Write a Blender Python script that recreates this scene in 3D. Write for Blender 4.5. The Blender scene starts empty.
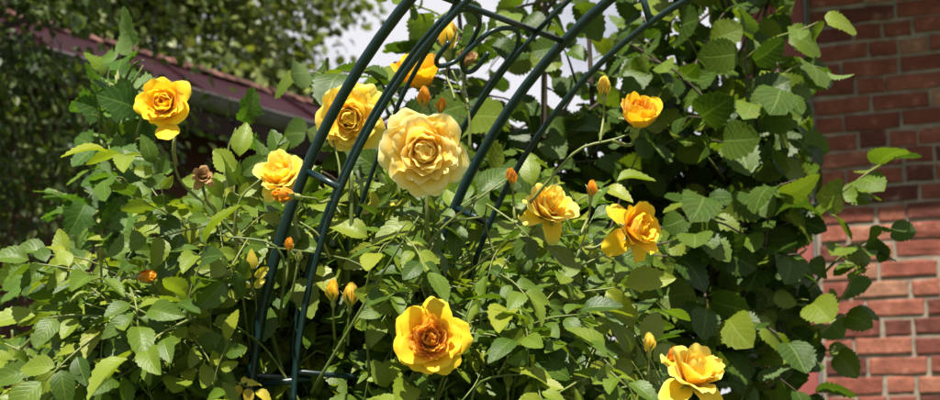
import bpy, math, random
import numpy as np
from mathutils import Matrix, Vector, noise
from mathutils.bvhtree import BVHTree

random.seed(7)
rng = np.random.default_rng(7)
scene = bpy.context.scene
col = scene.collection
PI = math.pi

# ------------------------------------------------------------------ camera
PITCH = math.radians(10.8)
EYE = Vector((0, 0, 1.5))
cam_d = bpy.data.cameras.new('camera')
cam_d.lens = 60
cam_d.sensor_width = 36
cam_d.clip_start = 0.05
cam_d.clip_end = 2000
cam_d.dof.use_dof = True
cam_d.dof.focus_distance = 1.97
cam_d.dof.aperture_fstop = 9
cam = bpy.data.objects.new('camera', cam_d)
cam.location = EYE
cam.rotation_euler = (PI / 2 + PITCH, 0, 0)
col.objects.link(cam)
scene.camera = cam

# ------------------------------------------------------------------ sun and sky
SUN_EL = math.radians(61)
SUN_AZ = (-0.22, -0.975)                      # horizontal direction towards the sun
sl = math.hypot(*SUN_AZ)
TO_SUN = Vector((SUN_AZ[0] / sl * math.cos(SUN_EL), SUN_AZ[1] / sl * math.cos(SUN_EL), math.sin(SUN_EL)))
sun_d = bpy.data.lights.new('sun', 'SUN')
sun_d.energy = 5.0
sun_d.angle = math.radians(0.55)
sun_d.color = (1.0, 0.95, 0.86)
sun = bpy.data.objects.new('sun', sun_d)
sun.rotation_euler = TO_SUN.to_track_quat('Z', 'Y').to_euler()
sun.location = (-3, -8, 14)
col.objects.link(sun)

world = bpy.data.worlds.new('World')
scene.world = world
world.use_nodes = True
wn, wl = world.node_tree.nodes, world.node_tree.links
wn.clear()
w_out = wn.new('ShaderNodeOutputWorld')
w_bg = wn.new('ShaderNodeBackground')
w_bg.inputs['Strength'].default_value = 0.034
w_sky = wn.new('ShaderNodeTexSky')
w_sky.sky_type = 'NISHITA'
w_sky.sun_disc = False
w_sky.sun_elevation = SUN_EL
w_sky.sun_rotation = math.atan2(SUN_AZ[0], SUN_AZ[1])
w_tc = wn.new('ShaderNodeTexCoord')
w_no = wn.new('ShaderNodeTexNoise')
w_no.inputs['Scale'].default_value = 2.3
w_no.inputs['Detail'].default_value = 6
w_no.inputs['Roughness'].default_value = 0.55
w_rp = wn.new('ShaderNodeValToRGB')
w_rp.color_ramp.elements[0].position = 0.41
w_rp.color_ramp.elements[1].position = 0.54
w_mx = wn.new('ShaderNodeMix')
w_mx.data_type = 'RGBA'
w_mx.inputs[7].default_value = (11.4, 11.3, 12.0, 1)
w_mp = wn.new('ShaderNodeMapping')
w_mp.inputs['Rotation'].default_value = (0, 0, math.radians(-122))
wl.new(w_tc.outputs['Generated'], w_mp.inputs['Vector'])
wl.new(w_mp.outputs['Vector'], w_no.inputs['Vector'])
wl.new(w_no.outputs['Fac'], w_rp.inputs['Fac'])
wl.new(w_rp.outputs['Color'], w_mx.inputs[0])
wl.new(w_sky.outputs['Color'], w_mx.inputs[6])
wl.new(w_mx.outputs[2], w_bg.inputs['Color'])
wl.new(w_bg.outputs['Background'], w_out.inputs['Surface'])

scene.view_settings.view_transform = 'Standard'
scene.view_settings.look = 'None'
scene.view_settings.exposure = 1.18
scene.view_settings.gamma = 1.0
scene.view_settings.use_curve_mapping = False
scene.render.engine = 'CYCLES'
scene.cycles.max_bounces = 8
scene.cycles.transmission_bounces = 6
scene.cycles.transparent_max_bounces = 6

# ------------------------------------------------------------------ helpers
FPX = 60 / 36 * 940
CAM_F = Vector((0, math.cos(PITCH), math.sin(PITCH)))
CAM_U = Vector((0, -math.sin(PITCH), math.cos(PITCH)))
CAM_R = Vector((1, 0, 0))


def P(x, y, d):
    """the point of the garden seen at photograph position x, y, d metres away"""
    return EYE + (CAM_F + CAM_R * ((x - 470) / FPX) - CAM_U * ((y - 200) / FPX)) * d


def proj(p):
    q = Vector(p) - EYE
    d = q.dot(CAM_F)
    return 470 + q.x / d * FPX, 200 - q.dot(CAM_U) / d * FPX, d


WM = {}


def link(o, parent=None, M=None):
    col.objects.link(o)
    M = M.copy() if M is not None else Matrix.Identity(4)
    WM[o.name] = M
    if parent is not None:
        o.parent = parent
        o.matrix_basis = WM[parent.name].inverted() @ M
    else:
        o.matrix_basis = M
    return o


def obj(name, me, parent=None, M=None, kind=None):
    o = link(bpy.data.objects.new(name, me), parent, M)
    if kind:
        o['kind'] = kind
    return o


def thing(name, label, cat, loc=(0, 0, 0), group=None):
    o = bpy.data.objects.new(name, None)
    o.empty_display_size = 0.1
    link(o, None, Matrix.Translation(Vector(loc)))
    o['label'] = label
    o['category'] = cat
    if group:
        o['group'] = group
    return o


def mesh(name, v, f, mat=None, smooth=True, uv=None, attrs=None, rel=None):
    """v vertices (world), f faces; rel = origin to subtract"""
    v = np.asarray(v, dtype=np.float64)
    if rel is not None:
        v = v - np.asarray(rel)
    me = bpy.data.meshes.new(name)
    me.from_pydata(v.tolist(), [], [tuple(int(i) for i in q) for q in f])
    if smooth:
        me.polygons.foreach_set('use_smooth', np.ones(len(me.polygons), dtype=bool))
    if uv is not None:
        a = me.attributes.new('luv', 'FLOAT2', 'POINT')
        a.data.foreach_set('vector', np.asarray(uv, dtype=np.float32).ravel())
    for k, (typ, arr) in (attrs or {}).items():
        a = me.attributes.new(k, typ, 'POINT')
        if typ == 'FLOAT':
            a.data.foreach_set('value', np.asarray(arr, dtype=np.float32).ravel())
        else:
            a.data.foreach_set('color', np.asarray(arr, dtype=np.float32).ravel())
    if mat:
        me.materials.append(mat)
    me.update()
    return me


def at(name, me, origin, parent):
    """link a mesh whose vertices are relative to origin"""
    return obj(name, me, parent, Matrix.Translation(Vector(origin)))


def world_part(name, v, f, mat, parent, smooth=True, kind=None, **kw):
    v = np.asarray(v, dtype=np.float64)
    o = v.mean(0)
    ob = at(name, mesh(name, v, f, mat, smooth, rel=o, **kw), o, parent)
    if kind:
        ob['kind'] = kind
    return ob


def tube_vf(pts, radii, sides=8, caps=True):
    pts = [Vector(p) for p in pts]
    n = len(pts)
    if not hasattr(radii, '__len__'):
        radii = [radii] * n
    v, f = [], []
    t = (pts[1] - pts[0]).normalized()
    ref = Vector((0, 0, 1)) if abs(t.z) < 0.9 else Vector((1, 0, 0))
    a = t.cross(ref).normalized()
    for i in range(n):
        t = (pts[min(i + 1, n - 1)] - pts[max(i - 1, 0)])
        if t.length < 1e-9:
            t = Vector((0, 0, 1))
        t.normalize()
        a = (a - t * a.dot(t)).normalized()
        b = t.cross(a)
        for k in range(sides):
            w = 2 * PI * k / sides
            v.append(pts[i] + (a * math.cos(w) + b * math.sin(w)) * radii[i])
    for i in range(n - 1):
        for k in range(sides):
            k2 = (k + 1) % sides
            f.append((i * sides + k, i * sides + k2, (i + 1) * sides + k2, (i + 1) * sides + k))
    if caps:
        f.append(tuple(reversed(range(sides))))
        f.append(tuple((n - 1) * sides + k for k in range(sides)))
    return [tuple(p) for p in v], f


def spline(ctrl, n):
    """Catmull-Rom through ctrl, n points"""
    c = [Vector(p) for p in ctrl]
    if len(c) == 2:
        return [c[0].lerp(c[1], i / (n - 1)) for i in range(n)]
    c = [c[0] * 2 - c[1]] + c + [c[-1] * 2 - c[-2]]
    segs = len(c) - 3
    out = []
    for i in range(n):
        s = i / (n - 1) * segs
        k = min(int(s), segs - 1)
        t = s - k
        p0, p1, p2, p3 = c[k:k + 4]
        out.append(0.5 * ((2 * p1) + (p2 - p0) * t + (2 * p0 - 5 * p1 + 4 * p2 - p3) * t * t + (3 * p1 - p0 - 3 * p2 + p3) * t ** 3))
    return out


def box_vf(o, ax, ay, az):
    """box from corner o with edge vectors"""
    o, ax, ay, az = (np.asarray(q, dtype=float) for q in (o, ax, ay, az))
    v = [o + ax * i + ay * j + az * k for i in (0, 1) for j in (0, 1) for k in (0, 1)]
    f = [(0, 1, 3, 2), (4, 6, 7, 5), (0, 4, 5, 1), (2, 3, 7, 6), (0, 2, 6, 4), (1, 5, 7, 3)]
    return v, f


def frame(origin, y, z, s=1.0):
    y = Vector(y).normalized()
    z = Vector(z)
    z = z - y * z.dot(y)
    if z.length < 1e-5:
        z = y.orthogonal()
    z.normalize()
    x = y.cross(z)
    m = Matrix((x, y, z)).transposed().to_4x4()
    return Matrix.Translation(Vector(origin)) @ m @ Matrix.Scale(s, 4)


def rvec():
    v = Vector(rng.normal(size=3))
    return v.normalized()


# ------------------------------------------------------------------ materials
def new_mat(name):
    m = bpy.data.materials.new(name)
    m.use_nodes = True
    n, l = m.node_tree.nodes, m.node_tree.links
    n.clear()
    out = n.new('ShaderNodeOutputMaterial')
    return m, n, l, out


def ramp(n, stops):
    r = n.new('ShaderNodeValToRGB')
    e = r.color_ramp.elements
    while len(e) < len(stops):
        e.new(0.5)
    for q, (p, c) in zip(e, stops):
        q.position = p
        q.color = (*c, 1)
    return r


def math_node(n, l, op, a, b=None, c=None):
    m = n.new('ShaderNodeMath')
    m.operation = op
    for i, q in enumerate((a, b, c)):
        if q is None:
            continue
        if isinstance(q, (int, float)):
            m.inputs[i].default_value = q
        else:
            l.new(q, m.inputs[i])
    return m.outputs[0]


def mixc(n, l, fac, a, b, mode='MIX'):
    m = n.new('ShaderNodeMix')
    m.data_type = 'RGBA'
    m.blend_type = mode
    for i, q in ((0, fac), (6, a), (7, b)):
        if isinstance(q, (int, float)):
            m.inputs[i].default_value = q
        elif isinstance(q, tuple):
            m.inputs[i].default_value = (*q, 1)
        else:
            l.new(q, m.inputs[i])
    return m.outputs[2]


def leaf_mat(name, dark, mid, light, vein, back, veins=9.0, rough=0.42, transl=0.38, spec=0.5):
    m, n, l, out = new_mat(name)
    oi = n.new('ShaderNodeObjectInfo')
    ar = n.new('ShaderNodeAttribute'); ar.attribute_name = 'rnd'
    au = n.new('ShaderNodeAttribute'); au.attribute_name = 'luv'
    rnd = math_node(n, l, 'FRACT', math_node(n, l, 'ADD', oi.outputs['Random'], ar.outputs['Fac']))
    cr = ramp(n, [(0.0, dark), (0.45, mid), (0.85, light), (1.0, tuple(min(1, c * q) for c, q in zip(light, (1.25, 1.08, 0.9))))])
    l.new(rnd, cr.inputs['Fac'])
    sep = n.new('ShaderNodeSeparateXYZ')
    l.new(au.outputs['Vector'], sep.inputs[0])
    u = math_node(n, l, 'ABSOLUTE', sep.outputs[0])
    # side veins: v - k|u| repeated, and the midrib
    s = math_node(n, l, 'FRACT', math_node(n, l, 'MULTIPLY', math_node(n, l, 'SUBTRACT', sep.outputs[1], math_node(n, l, 'MULTIPLY', u, 0.32)), veins))
    s = math_node(n, l, 'ABSOLUTE', math_node(n, l, 'SUBTRACT', s, 0.5))
    sv = n.new('ShaderNodeMapRange'); sv.inputs[1].default_value = 0.0; sv.inputs[2].default_value = 0.16
    sv.inputs[3].default_value = 1.0; sv.inputs[4].default_value = 0.0
    l.new(s, sv.inputs[0])
    mr = n.new('ShaderNodeMapRange'); mr.inputs[1].default_value = 0.02; mr.inputs[2].default_value = 0.09
    mr.inputs[3].default_value = 1.0; mr.inputs[4].default_value = 0.0
    l.new(u, mr.inputs[0])
    vn = math_node(n, l, 'MAXIMUM', math_node(n, l, 'MULTIPLY', sv.outputs[0], 0.55), mr.outputs[0])
    tc = n.new('ShaderNodeTexCoord')
    no = n.new('ShaderNodeTexNoise'); no.inputs['Scale'].default_value = 55; no.inputs['Detail'].default_value = 4
    l.new(tc.outputs['Object'], no.inputs['Vector'])
    c1 = mixc(n, l, 0.35, cr.outputs['Color'], no.outputs['Color'], 'OVERLAY')
    c2 = mixc(n, l, math_node(n, l, 'MULTIPLY', vn, 0.34), c1, vein)
    geo = n.new('ShaderNodeNewGeometry')
    c3 = mixc(n, l, math_node(n, l, 'MULTIPLY', geo.outputs['Backfacing'], 0.6), c2, back)
    bs = n.new('ShaderNodeBsdfPrincipled')
    bs.inputs['Specular IOR Level'].default_value = spec
    rr = math_node(n, l, 'ADD', math_node(n, l, 'MULTIPLY', geo.outputs['Backfacing'], 0.25), rough)
    l.new(rr, bs.inputs['Roughness'])
    l.new(c3, bs.inputs['Base Color'])
    bp = n.new('ShaderNodeBump'); bp.inputs['Strength'].default_value = 0.25; bp.inputs['Distance'].default_value = 0.0015
    hh = math_node(n, l, 'SUBTRACT', math_node(n, l, 'MULTIPLY', no.outputs['Fac'], 0.6), vn)
    l.new(hh, bp.inputs['Height'])
    l.new(bp.outputs['Normal'], bs.inputs['Normal'])
    tr = n.new('ShaderNodeBsdfTranslucent')
    ct = mixc(n, l, 1.0, c2, (1.55, 1.65, 0.55), 'MULTIPLY')
    l.new(ct, tr.inputs['Color'])
    mx = n.new('ShaderNodeMixShader'); mx.inputs[0].default_value = transl
    l.new(bs.outputs[0], mx.inputs[1]); l.new(tr.outputs[0], mx.inputs[2])
    l.new(mx.outputs[0], out.inputs['Surface'])
    return m


def solid_mat(name, c1, c2, scale=20, rough=0.6, bump=0.2, dist=0.003, spec=0.4, metal=0.0, detail=5, rand=0.0):
    m, n, l, out = new_mat(name)
    tc = n.new('ShaderNodeTexCoord')
    no = n.new('ShaderNodeTexNoise'); no.inputs['Scale'].default_value = scale; no.inputs['Detail'].default_value = detail
    l.new(tc.outputs['Object'], no.inputs['Vector'])
    cr = ramp(n, [(0.32, c1), (0.68, c2)])
    l.new(no.outputs['Fac'], cr.inputs['Fac'])
    bs = n.new('ShaderNodeBsdfPrincipled')
    colr = cr.outputs['Color']
    if rand:
        oi = n.new('ShaderNodeObjectInfo')
        hs = n.new('ShaderNodeHueSaturation')
        l.new(colr, hs.inputs['Color'])
        l.new(math_node(n, l, 'MULTIPLY_ADD', oi.outputs['Random'], rand, 1 - rand / 2), hs.inputs['Value'])
        colr = hs.outputs[0]
    l.new(colr, bs.inputs['Base Color'])
    bs.inputs['Roughness'].default_value = rough
    bs.inputs['Metallic'].default_value = metal
    bs.inputs['Specular IOR Level'].default_value = spec
    bp = n.new('ShaderNodeBump'); bp.inputs['Strength'].default_value = bump; bp.inputs['Distance'].default_value = dist
    l.new(no.outputs['Fac'], bp.inputs['Height'])
    l.new(bp.outputs['Normal'], bs.inputs['Normal'])
    l.new(bs.outputs[0], out.inputs['Surface'])
    return m


def petal_mat():
    m, n, l, out = new_mat('rose_petal')
    a = n.new('ShaderNodeAttribute'); a.attribute_name = 'pigment'
    tc = n.new('ShaderNodeTexCoord')
    no = n.new('ShaderNodeTexNoise'); no.inputs['Scale'].default_value = 160; no.inputs['Detail'].default_value = 3
    l.new(tc.outputs['Object'], no.inputs['Vector'])
    c = mixc(n, l, 0.18, a.outputs['Color'], no.outputs['Color'], 'SOFT_LIGHT')
    bs = n.new('ShaderNodeBsdfPrincipled')
    bs.inputs['Roughness'].default_value = 0.55
    bs.inputs['Specular IOR Level'].default_value = 0.25
    bs.inputs['Sheen Weight'].default_value = 0.15
    l.new(c, bs.inputs['Base Color'])
    bp = n.new('ShaderNodeBump'); bp.inputs['Strength'].default_value = 0.15; bp.inputs['Distance'].default_value = 0.001
    l.new(no.outputs['Fac'], bp.inputs['Height']); l.new(bp.outputs['Normal'], bs.inputs['Normal'])
    tr = n.new('ShaderNodeBsdfTranslucent')
    l.new(c, tr.inputs['Color'])
    mx = n.new('ShaderNodeMixShader'); mx.inputs[0].default_value = 0.42
    l.new(bs.outputs[0], mx.inputs[1]); l.new(tr.outputs[0], mx.inputs[2])
    l.new(mx.outputs[0], out.inputs['Surface'])
    return m


M_ROSELEAF = leaf_mat('rose_leaf', (0.028, 0.066, 0.006), (0.075, 0.130, 0.009), (0.170, 0.220, 0.018), (0.22, 0.27, 0.05), (0.16, 0.20, 0.05), veins=8, rough=0.40, transl=0.33, spec=0.30)
M_OLDLEAF = leaf_mat('yellowing_rose_leaf', (0.42, 0.30, 0.02), (0.50, 0.40, 0.03), (0.38, 0.38, 0.04), (0.5, 0.45, 0.1), (0.5, 0.42, 0.1), veins=8, rough=0.5)
M_HAZEL = leaf_mat('hazel_leaf', (0.019, 0.045, 0.0045), (0.044, 0.082, 0.006), (0.100, 0.145, 0.011), (0.18, 0.26, 0.06), (0.13, 0.19, 0.07), veins=7, rough=0.44, transl=0.33, spec=0.26)
M_YOUNG = leaf_mat('shrub_leaf', (0.028, 0.074, 0.008), (0.052, 0.112, 0.011), (0.095, 0.165, 0.016), (0.20, 0.29, 0.06), (0.15, 0.22, 0.08), veins=6, rough=0.5, transl=0.38, spec=0.25)
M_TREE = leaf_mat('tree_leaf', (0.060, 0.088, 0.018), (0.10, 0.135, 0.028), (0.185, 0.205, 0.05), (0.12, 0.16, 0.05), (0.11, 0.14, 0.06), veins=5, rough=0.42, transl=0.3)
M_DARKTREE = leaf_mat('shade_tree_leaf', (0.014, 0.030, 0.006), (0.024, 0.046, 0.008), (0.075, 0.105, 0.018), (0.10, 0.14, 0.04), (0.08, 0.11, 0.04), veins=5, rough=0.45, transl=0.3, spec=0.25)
M_PETAL = petal_mat()
M_CANE = solid_mat('green_cane', (0.07, 0.11, 0.02), (0.11, 0.14, 0.035), 30, 0.5, 0.3)
M_SHOOT = solid_mat('young_shoot', (0.11, 0.15, 0.03), (0.17, 0.18, 0.05), 40, 0.5, 0.2)
M_SEPAL = solid_mat('sepal_green', (0.14, 0.22, 0.05), (0.26, 0.28, 0.09), 60, 0.5, 0.2)
M_BARK = solid_mat('hazel_bark', (0.045, 0.032, 0.022), (0.10, 0.075, 0.05), 45, 0.8, 0.6)
M_TRUNK = solid_mat('tree_bark', (0.03, 0.022, 0.016), (0.075, 0.055, 0.04), 18, 0.9, 0.9, 0.02)
M_METAL = solid_mat('dark_green_enamel', (0.003, 0.015, 0.016), (0.006, 0.022, 0.021), 90, 0.30, 0.06, 0.0006, spec=0.5)
M_MORTAR = solid_mat('lime_mortar', (0.15, 0.122, 0.092), (0.27, 0.225, 0.172), 22, 0.95, 0.5, 0.006)
M_LAWN = solid_mat('lawn_ground', (0.035, 0.06, 0.015), (0.07, 0.10, 0.025), 3, 0.95, 0.6, 0.03)
M_REDPAINT = solid_mat('red_painted_board', (0.18, 0.038, 0.032), (0.24, 0.060, 0.048), 9, 0.6, 0.25, 0.004)
M_ZINC = solid_mat('weathered_zinc', (0.11, 0.105, 0.097), (0.18, 0.172, 0.16), 7, 0.5, 0.1, 0.002, metal=0.25)
M_ROOFSHEET = solid_mat('purple_brown_roof_sheet', (0.016, 0.0036, 0.0055), (0.026, 0.006, 0.009), 5, 0.6, 0.15, 0.003, spec=0.12)
M_TILE = solid_mat('clay_ridge_tile', (0.13, 0.058, 0.048), (0.23, 0.11, 0.085), 14, 0.85, 0.4, 0.005, rand=0.9)
M_PLASTER = solid_mat('dark_red_boarding', (0.05, 0.016, 0.011), (0.085, 0.026, 0.017), 5, 0.85, 0.4, 0.01)
M_EAVESHADE = solid_mat('eave_shaded_board', (0.010, 0.007, 0.006), (0.018, 0.012, 0.010), 8, 0.85, 0.3, 0.004, spec=0.1)  # fascia board near-black: the shade under the gutter is put into its colour
M_SOFFIT = solid_mat('brown_timber', (0.07, 0.04, 0.025), (0.12, 0.07, 0.045), 8, 0.8, 0.4, 0.004)


def brick_mat():
    m, n, l, out = new_mat('red_brick')
    oi = n.new('ShaderNodeObjectInfo')
    ar = n.new('ShaderNodeAttribute'); ar.attribute_name = 'rnd'
    rnd = math_node(n, l, 'FRACT', math_node(n, l, 'ADD', oi.outputs['Random'], ar.outputs['Fac']))
    cr = ramp(n, [(0.0, (0.080, 0.026, 0.019)), (0.25, (0.135, 0.040, 0.027)), (0.55, (0.185, 0.057, 0.037)), (0.85, (0.225, 0.082, 0.052)), (1.0, (0.24, 0.125, 0.078))])
    l.new(rnd, cr.inputs['Fac'])
    tc = n.new('ShaderNodeTexCoord')
    add = n.new('ShaderNodeVectorMath'); add.operation = 'ADD'
    cmb = n.new('ShaderNodeCombineXYZ')
    l.new(math_node(n, l, 'MULTIPLY', oi.outputs['Random'], 37.0), cmb.inputs[0])
    l.new(tc.outputs['Object'], add.inputs[0]); l.new(cmb.outputs[0], add.inputs[1])
    no = n.new('ShaderNodeTexNoise'); no.inputs['Scale'].default_value = 14; no.inputs['Detail'].default_value = 8; no.inputs['Roughness'].default_value = 0.65
    l.new(add.outputs[0], no.inputs['Vector'])
    c1 = mixc(n, l, 0.9, cr.outputs['Color'], no.outputs['Fac'], 'OVERLAY')
    n2 = n.new('ShaderNodeTexNoise'); n2.inputs['Scale'].default_value = 60; n2.inputs['Detail'].default_value = 4
    l.new(add.outputs[0], n2.inputs['Vector'])
    spots = n.new('ShaderNodeMapRange'); spots.inputs[1].default_value = 0.60; spots.inputs[2].default_value = 0.72
    l.new(n2.outputs['Fac'], spots.inputs[0])
    c2 = mixc(n, l, math_node(n, l, 'MULTIPLY', spots.outputs[0], 0.6), c1, (0.10, 0.045, 0.035))
    lime = n.new('ShaderNodeMapRange'); lime.inputs[1].default_value = 0.58; lime.inputs[2].default_value = 0.72
    l.new(no.outputs['Fac'], lime.inputs[0])
    c3 = mixc(n, l, math_node(n, l, 'MULTIPLY', lime.outputs[0], 0.35), c2, (0.46, 0.34, 0.27))
    bs = n.new('ShaderNodeBsdfPrincipled'); bs.inputs['Roughness'].default_value = 0.9; bs.inputs['Specular IOR Level'].default_value = 0.2
    l.new(c3, bs.inputs['Base Color'])
    bp = n.new('ShaderNodeBump'); bp.inputs['Strength'].default_value = 0.6; bp.inputs['Distance'].default_value = 0.006
    l.new(math_node(n, l, 'ADD', no.outputs['Fac'], n2.outputs['Fac']), bp.inputs['Height']); l.new(bp.outputs['Normal'], bs.inputs['Normal'])
    l.new(bs.outputs[0], out.inputs['Surface'])
    return m


M_BRICK = brick_mat()

# ------------------------------------------------------------------ ground
gv = [(-600, -300, 0), (600, -300, 0), (600, 900, 0), (-600, 900, 0)]
g = obj('ground', mesh('ground', gv, [(0, 1, 2, 3)], M_LAWN, False))
g['kind'] = 'structure'

# ------------------------------------------------------------------ brick house
WE = np.array([-0.927, 0.375, 0.0]); WE /= np.linalg.norm(WE)        # along the wall, away from the viewer
WN = np.array([-WE[1], WE[0], 0.0])                                   # outwards
if WN[1] > 0:
    WN = -WN
W0 = np.array(P(814.5, 200, 7.0)); W0[2] = 0
Z3 = np.array([0, 0, 1.0])
house = thing('brick_house', 'red brick house with pale mortar and a red corner board behind the hazel', 'house', tuple(W0))
WALL_W, WALL_H, HOUSE_D = 5.0, 4.1, 4.0
v, f = box_vf(W0 - WN * 0.012, -WE * WALL_W, Z3 * WALL_H, -WN * 0.24)
wall = world_part('wall', v, f, M_MORTAR, house, False)
v, f = box_vf(W0 + WE * 0.30 - WN * 0.30, -WE * 0.2, Z3 * WALL_H, -WN * HOUSE_D)
world_part('side_wall', v, f, M_BRICK, house, False)
# red corner board: three upright planks, and the grey metal strip next to the bricks
for k in range(2):
    v, f = box_vf(W0 + WE * (0.014 + k * 0.148) - WN * 0.06, WE * 0.143, Z3 * (WALL_H - 0.02), WN * (0.075 + 0.004 * k))
    world_part('corner_board', v, f, M_REDPAINT, house, False)
v, f = box_vf(W0 - WE * 0.002 - WN * 0.05, WE * 0.009, Z3 * (WALL_H - 0.03), WN * 0.085)
world_part('metal_strip', v, f, M_ZINC, house, False)


def brick_vf(L, H, seed):
    r = np.random.default_rng(seed)
    b = 0.006
    x0, x1, z0, z1 = -L / 2, L / 2, -H / 2, H / 2
    def ring(d, y, j):
        xs = [x0 + d, 0.33 * x0, 0.33 * x1, x1 - d]
        pts = [(x, z0 + d) for x in xs] + [(x1 - d, 0)] + [(x, z1 - d) for x in reversed(xs)] + [(x0 + d, 0)]
        return [(px_ + r.normal() * j * 1.7, y + r.normal() * j * 0.8, pz + r.normal() * j * 1.7) for px_, pz in pts]
    v = ring(0, -0.05, 0) + ring(0.0, 0.0, 0.0016) + ring(b, 0.006, 0.0013)
    m = 10
    f = []
    for a in range(2):
        for k in range(m):
            k2 = (k + 1) % m
            f.append((a * m + k, a * m + k2, (a + 1) * m + k2, (a + 1) * m + k))
    f.append(tuple(2 * m + k for k in range(m)))
    return v, f


def brick_frame(s, z):
    m = Matrix(((-WE[0], WN[0], 0), (-WE[1], WN[1], 0), (0, 0, 1))).to_4x4()
    c = W0 - WE * s + Z3 * z - WN * 0.008
    return Matrix.Translation(Vector(c)) @ m


PITCH_Z, BH = 0.0835, 0.0685
protos = {}
for kind, L in (('s', 0.240), ('h', 0.116), ('q', 0.176)):
    protos[kind] = [mesh('brick', *brick_vf(L, BH, hash_), M_BRICK, True) for hash_ in range({'s': 1, 'h': 11, 'q': 21}[kind], {'s': 7, 'h': 17, 'q': 25}[kind])]
    for me in protos[kind]:
        me.polygons.foreach_set('use_smooth', np.zeros(len(me.polygons), dtype=bool))
brick_rng = np.random.default_rng(3)
rest_v, rest_f, rest_r = [], [], []
row = 0
z = 0.06
while z < WALL_H - 0.04:
    s = [0.018, 0.018, 0.018][row % 3]
    first = ['q', 'h', 's'][row % 3]
    n_ = 0
    while s < WALL_W - 0.26:
        k = first if n_ == 0 else ('h' if (brick_rng.random() < (0.30 if row % 2 else 0.62)) else 's')
        L = {'s': 0.240, 'h': 0.116, 'q': 0.176}[k]
        M = brick_frame(s + L / 2, z + brick_rng.normal() * 0.0022)
        M = M @ Matrix.Rotation(brick_rng.normal() * 0.006, 4, 'Y') @ Matrix.Translation((0, brick_rng.normal() * 0.002, 0))
        x, y, d = proj(M.translation)
        me = protos[k][int(brick_rng.integers(len(protos[k])))]
        if d > 0 and x < 985 and -25 < y < 425:
            obj('brick', me, wall, M)
        else:
            o = len(rest_v)
            co = [M @ vv.co for vv in me.vertices]
            rest_v += [tuple(c) for c in co]
            rest_f += [tuple(i + o for i in p.vertices) for p in me.polygons]
            rest_r += [brick_rng.random()] * len(co)
        s += L + 0.0135 + brick_rng.normal() * 0.0012
        n_ += 1
    z += PITCH_Z
    row += 1
world_part('brickwork', rest_v, rest_f, M_BRICK, house, False, kind='stuff', attrs={'rnd': ('FLOAT', rest_r)})
# roof with a deep overhang above the picture
EAVE_Z, OVER = 4.12, 0.74
a = W0 + WE * 0.6 + WN * OVER + Z3 * EAVE_Z
v, f = box_vf(a, -WE * (WALL_W + 1.0), -WN * (HOUSE_D / 2 + OVER + 0.4) + Z3 * 1.9, Z3 * 0.12)
world_part('roof', v, f, M_TILE, house, False)
b = W0 + WE * 0.6 + WN * (OVER - 0.003) + Z3 * (EAVE_Z - 0.04)
v, f = box_vf(b, -WE * (WALL_W + 1.0), -WN * (OVER - 0.006), Z3 * 0.036)
world_part('soffit', v, f, M_SOFFIT, house, False)

# ------------------------------------------------------------------ shed with gutter
GD = np.array([math.sin(math.radians(36.7)), math.cos(math.radians(36.7)), 0])   # along the eave, away
GN = np.array([GD[1], -GD[0], 0])                                                  # outwards, towards the viewer
G0 = np.array(P(245, 112, 9.0))
SH0, SH1 = -4.5, 3.2
shed = thing('shed', 'low shed with purple-brown roof, clay ridge tiles and grey gutter', 'shed', (G0[0], G0[1], 0))
SL = math.radians(32)
rdir = -GN * math.cos(SL) + Z3 * math.sin(SL)
rnor = GN * math.sin(SL) + Z3 * math.cos(SL)
RL = 0.78
t = SH0
k = 0
while t < SH1 - 0.01:
    w = 1.1
    v, f = box_vf(G0 + GD * (t + 0.004) - GN * 0.03 + rnor * (0.0 + 0.005 * (k % 2)), GD * (w - 0.008), rdir * RL, -rnor * 0.03)
    world_part('roof_panel', v, f, M_ROOFSHEET, shed, False)
    v, f = box_vf(G0 + GD * (t - 0.012) - GN * 0.03 + rnor * 0.006, GD * 0.024, rdir * RL, rnor * 0.018)
    world_part('roof_seam', v, f, M_ROOFSHEET, shed, False)
    t += w
    k += 1
# ridge tiles, each a half-round cap a little wider at one end
RT = G0 - GN * 0.03 + rdir * (RL + 0.005) + rnor * 0.02


def ridge_tile():
    vv, ff = [], []
    ns = 7
    for j, (yy, rr) in enumerate(((0, 0.042), (0.110, 0.026), (0.110, 0.020), (0, 0.036))):
        for i in range(ns):
            w = PI * i / (ns - 1)
            vv.append((math.cos(w) * rr, yy, math.sin(w) * rr * 0.95))
    for j in range(4):
        j2 = (j + 1) % 4
        for i in range(ns - 1):
            ff.append((j * ns + i, j * ns + i + 1, j2 * ns + i + 1, j2 * ns + i))
    return mesh('ridge_tile', vv, ff, M_TILE, False)


tile_me = ridge_tile()
t = SH0
while t < SH1:
    m = Matrix((Vector(GN), Vector(GD), Vector((0, 0, 1)))).transposed().to_4x4()
    obj('ridge_tile', tile_me, shed, Matrix.Translation(Vector(RT + GD * t + Z3 * rng.normal() * 0.004 - Z3 * 0.02)) @ m @ Matrix.Rotation(rng.normal() * 0.04, 4, 'X'))
    t += 0.108
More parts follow.
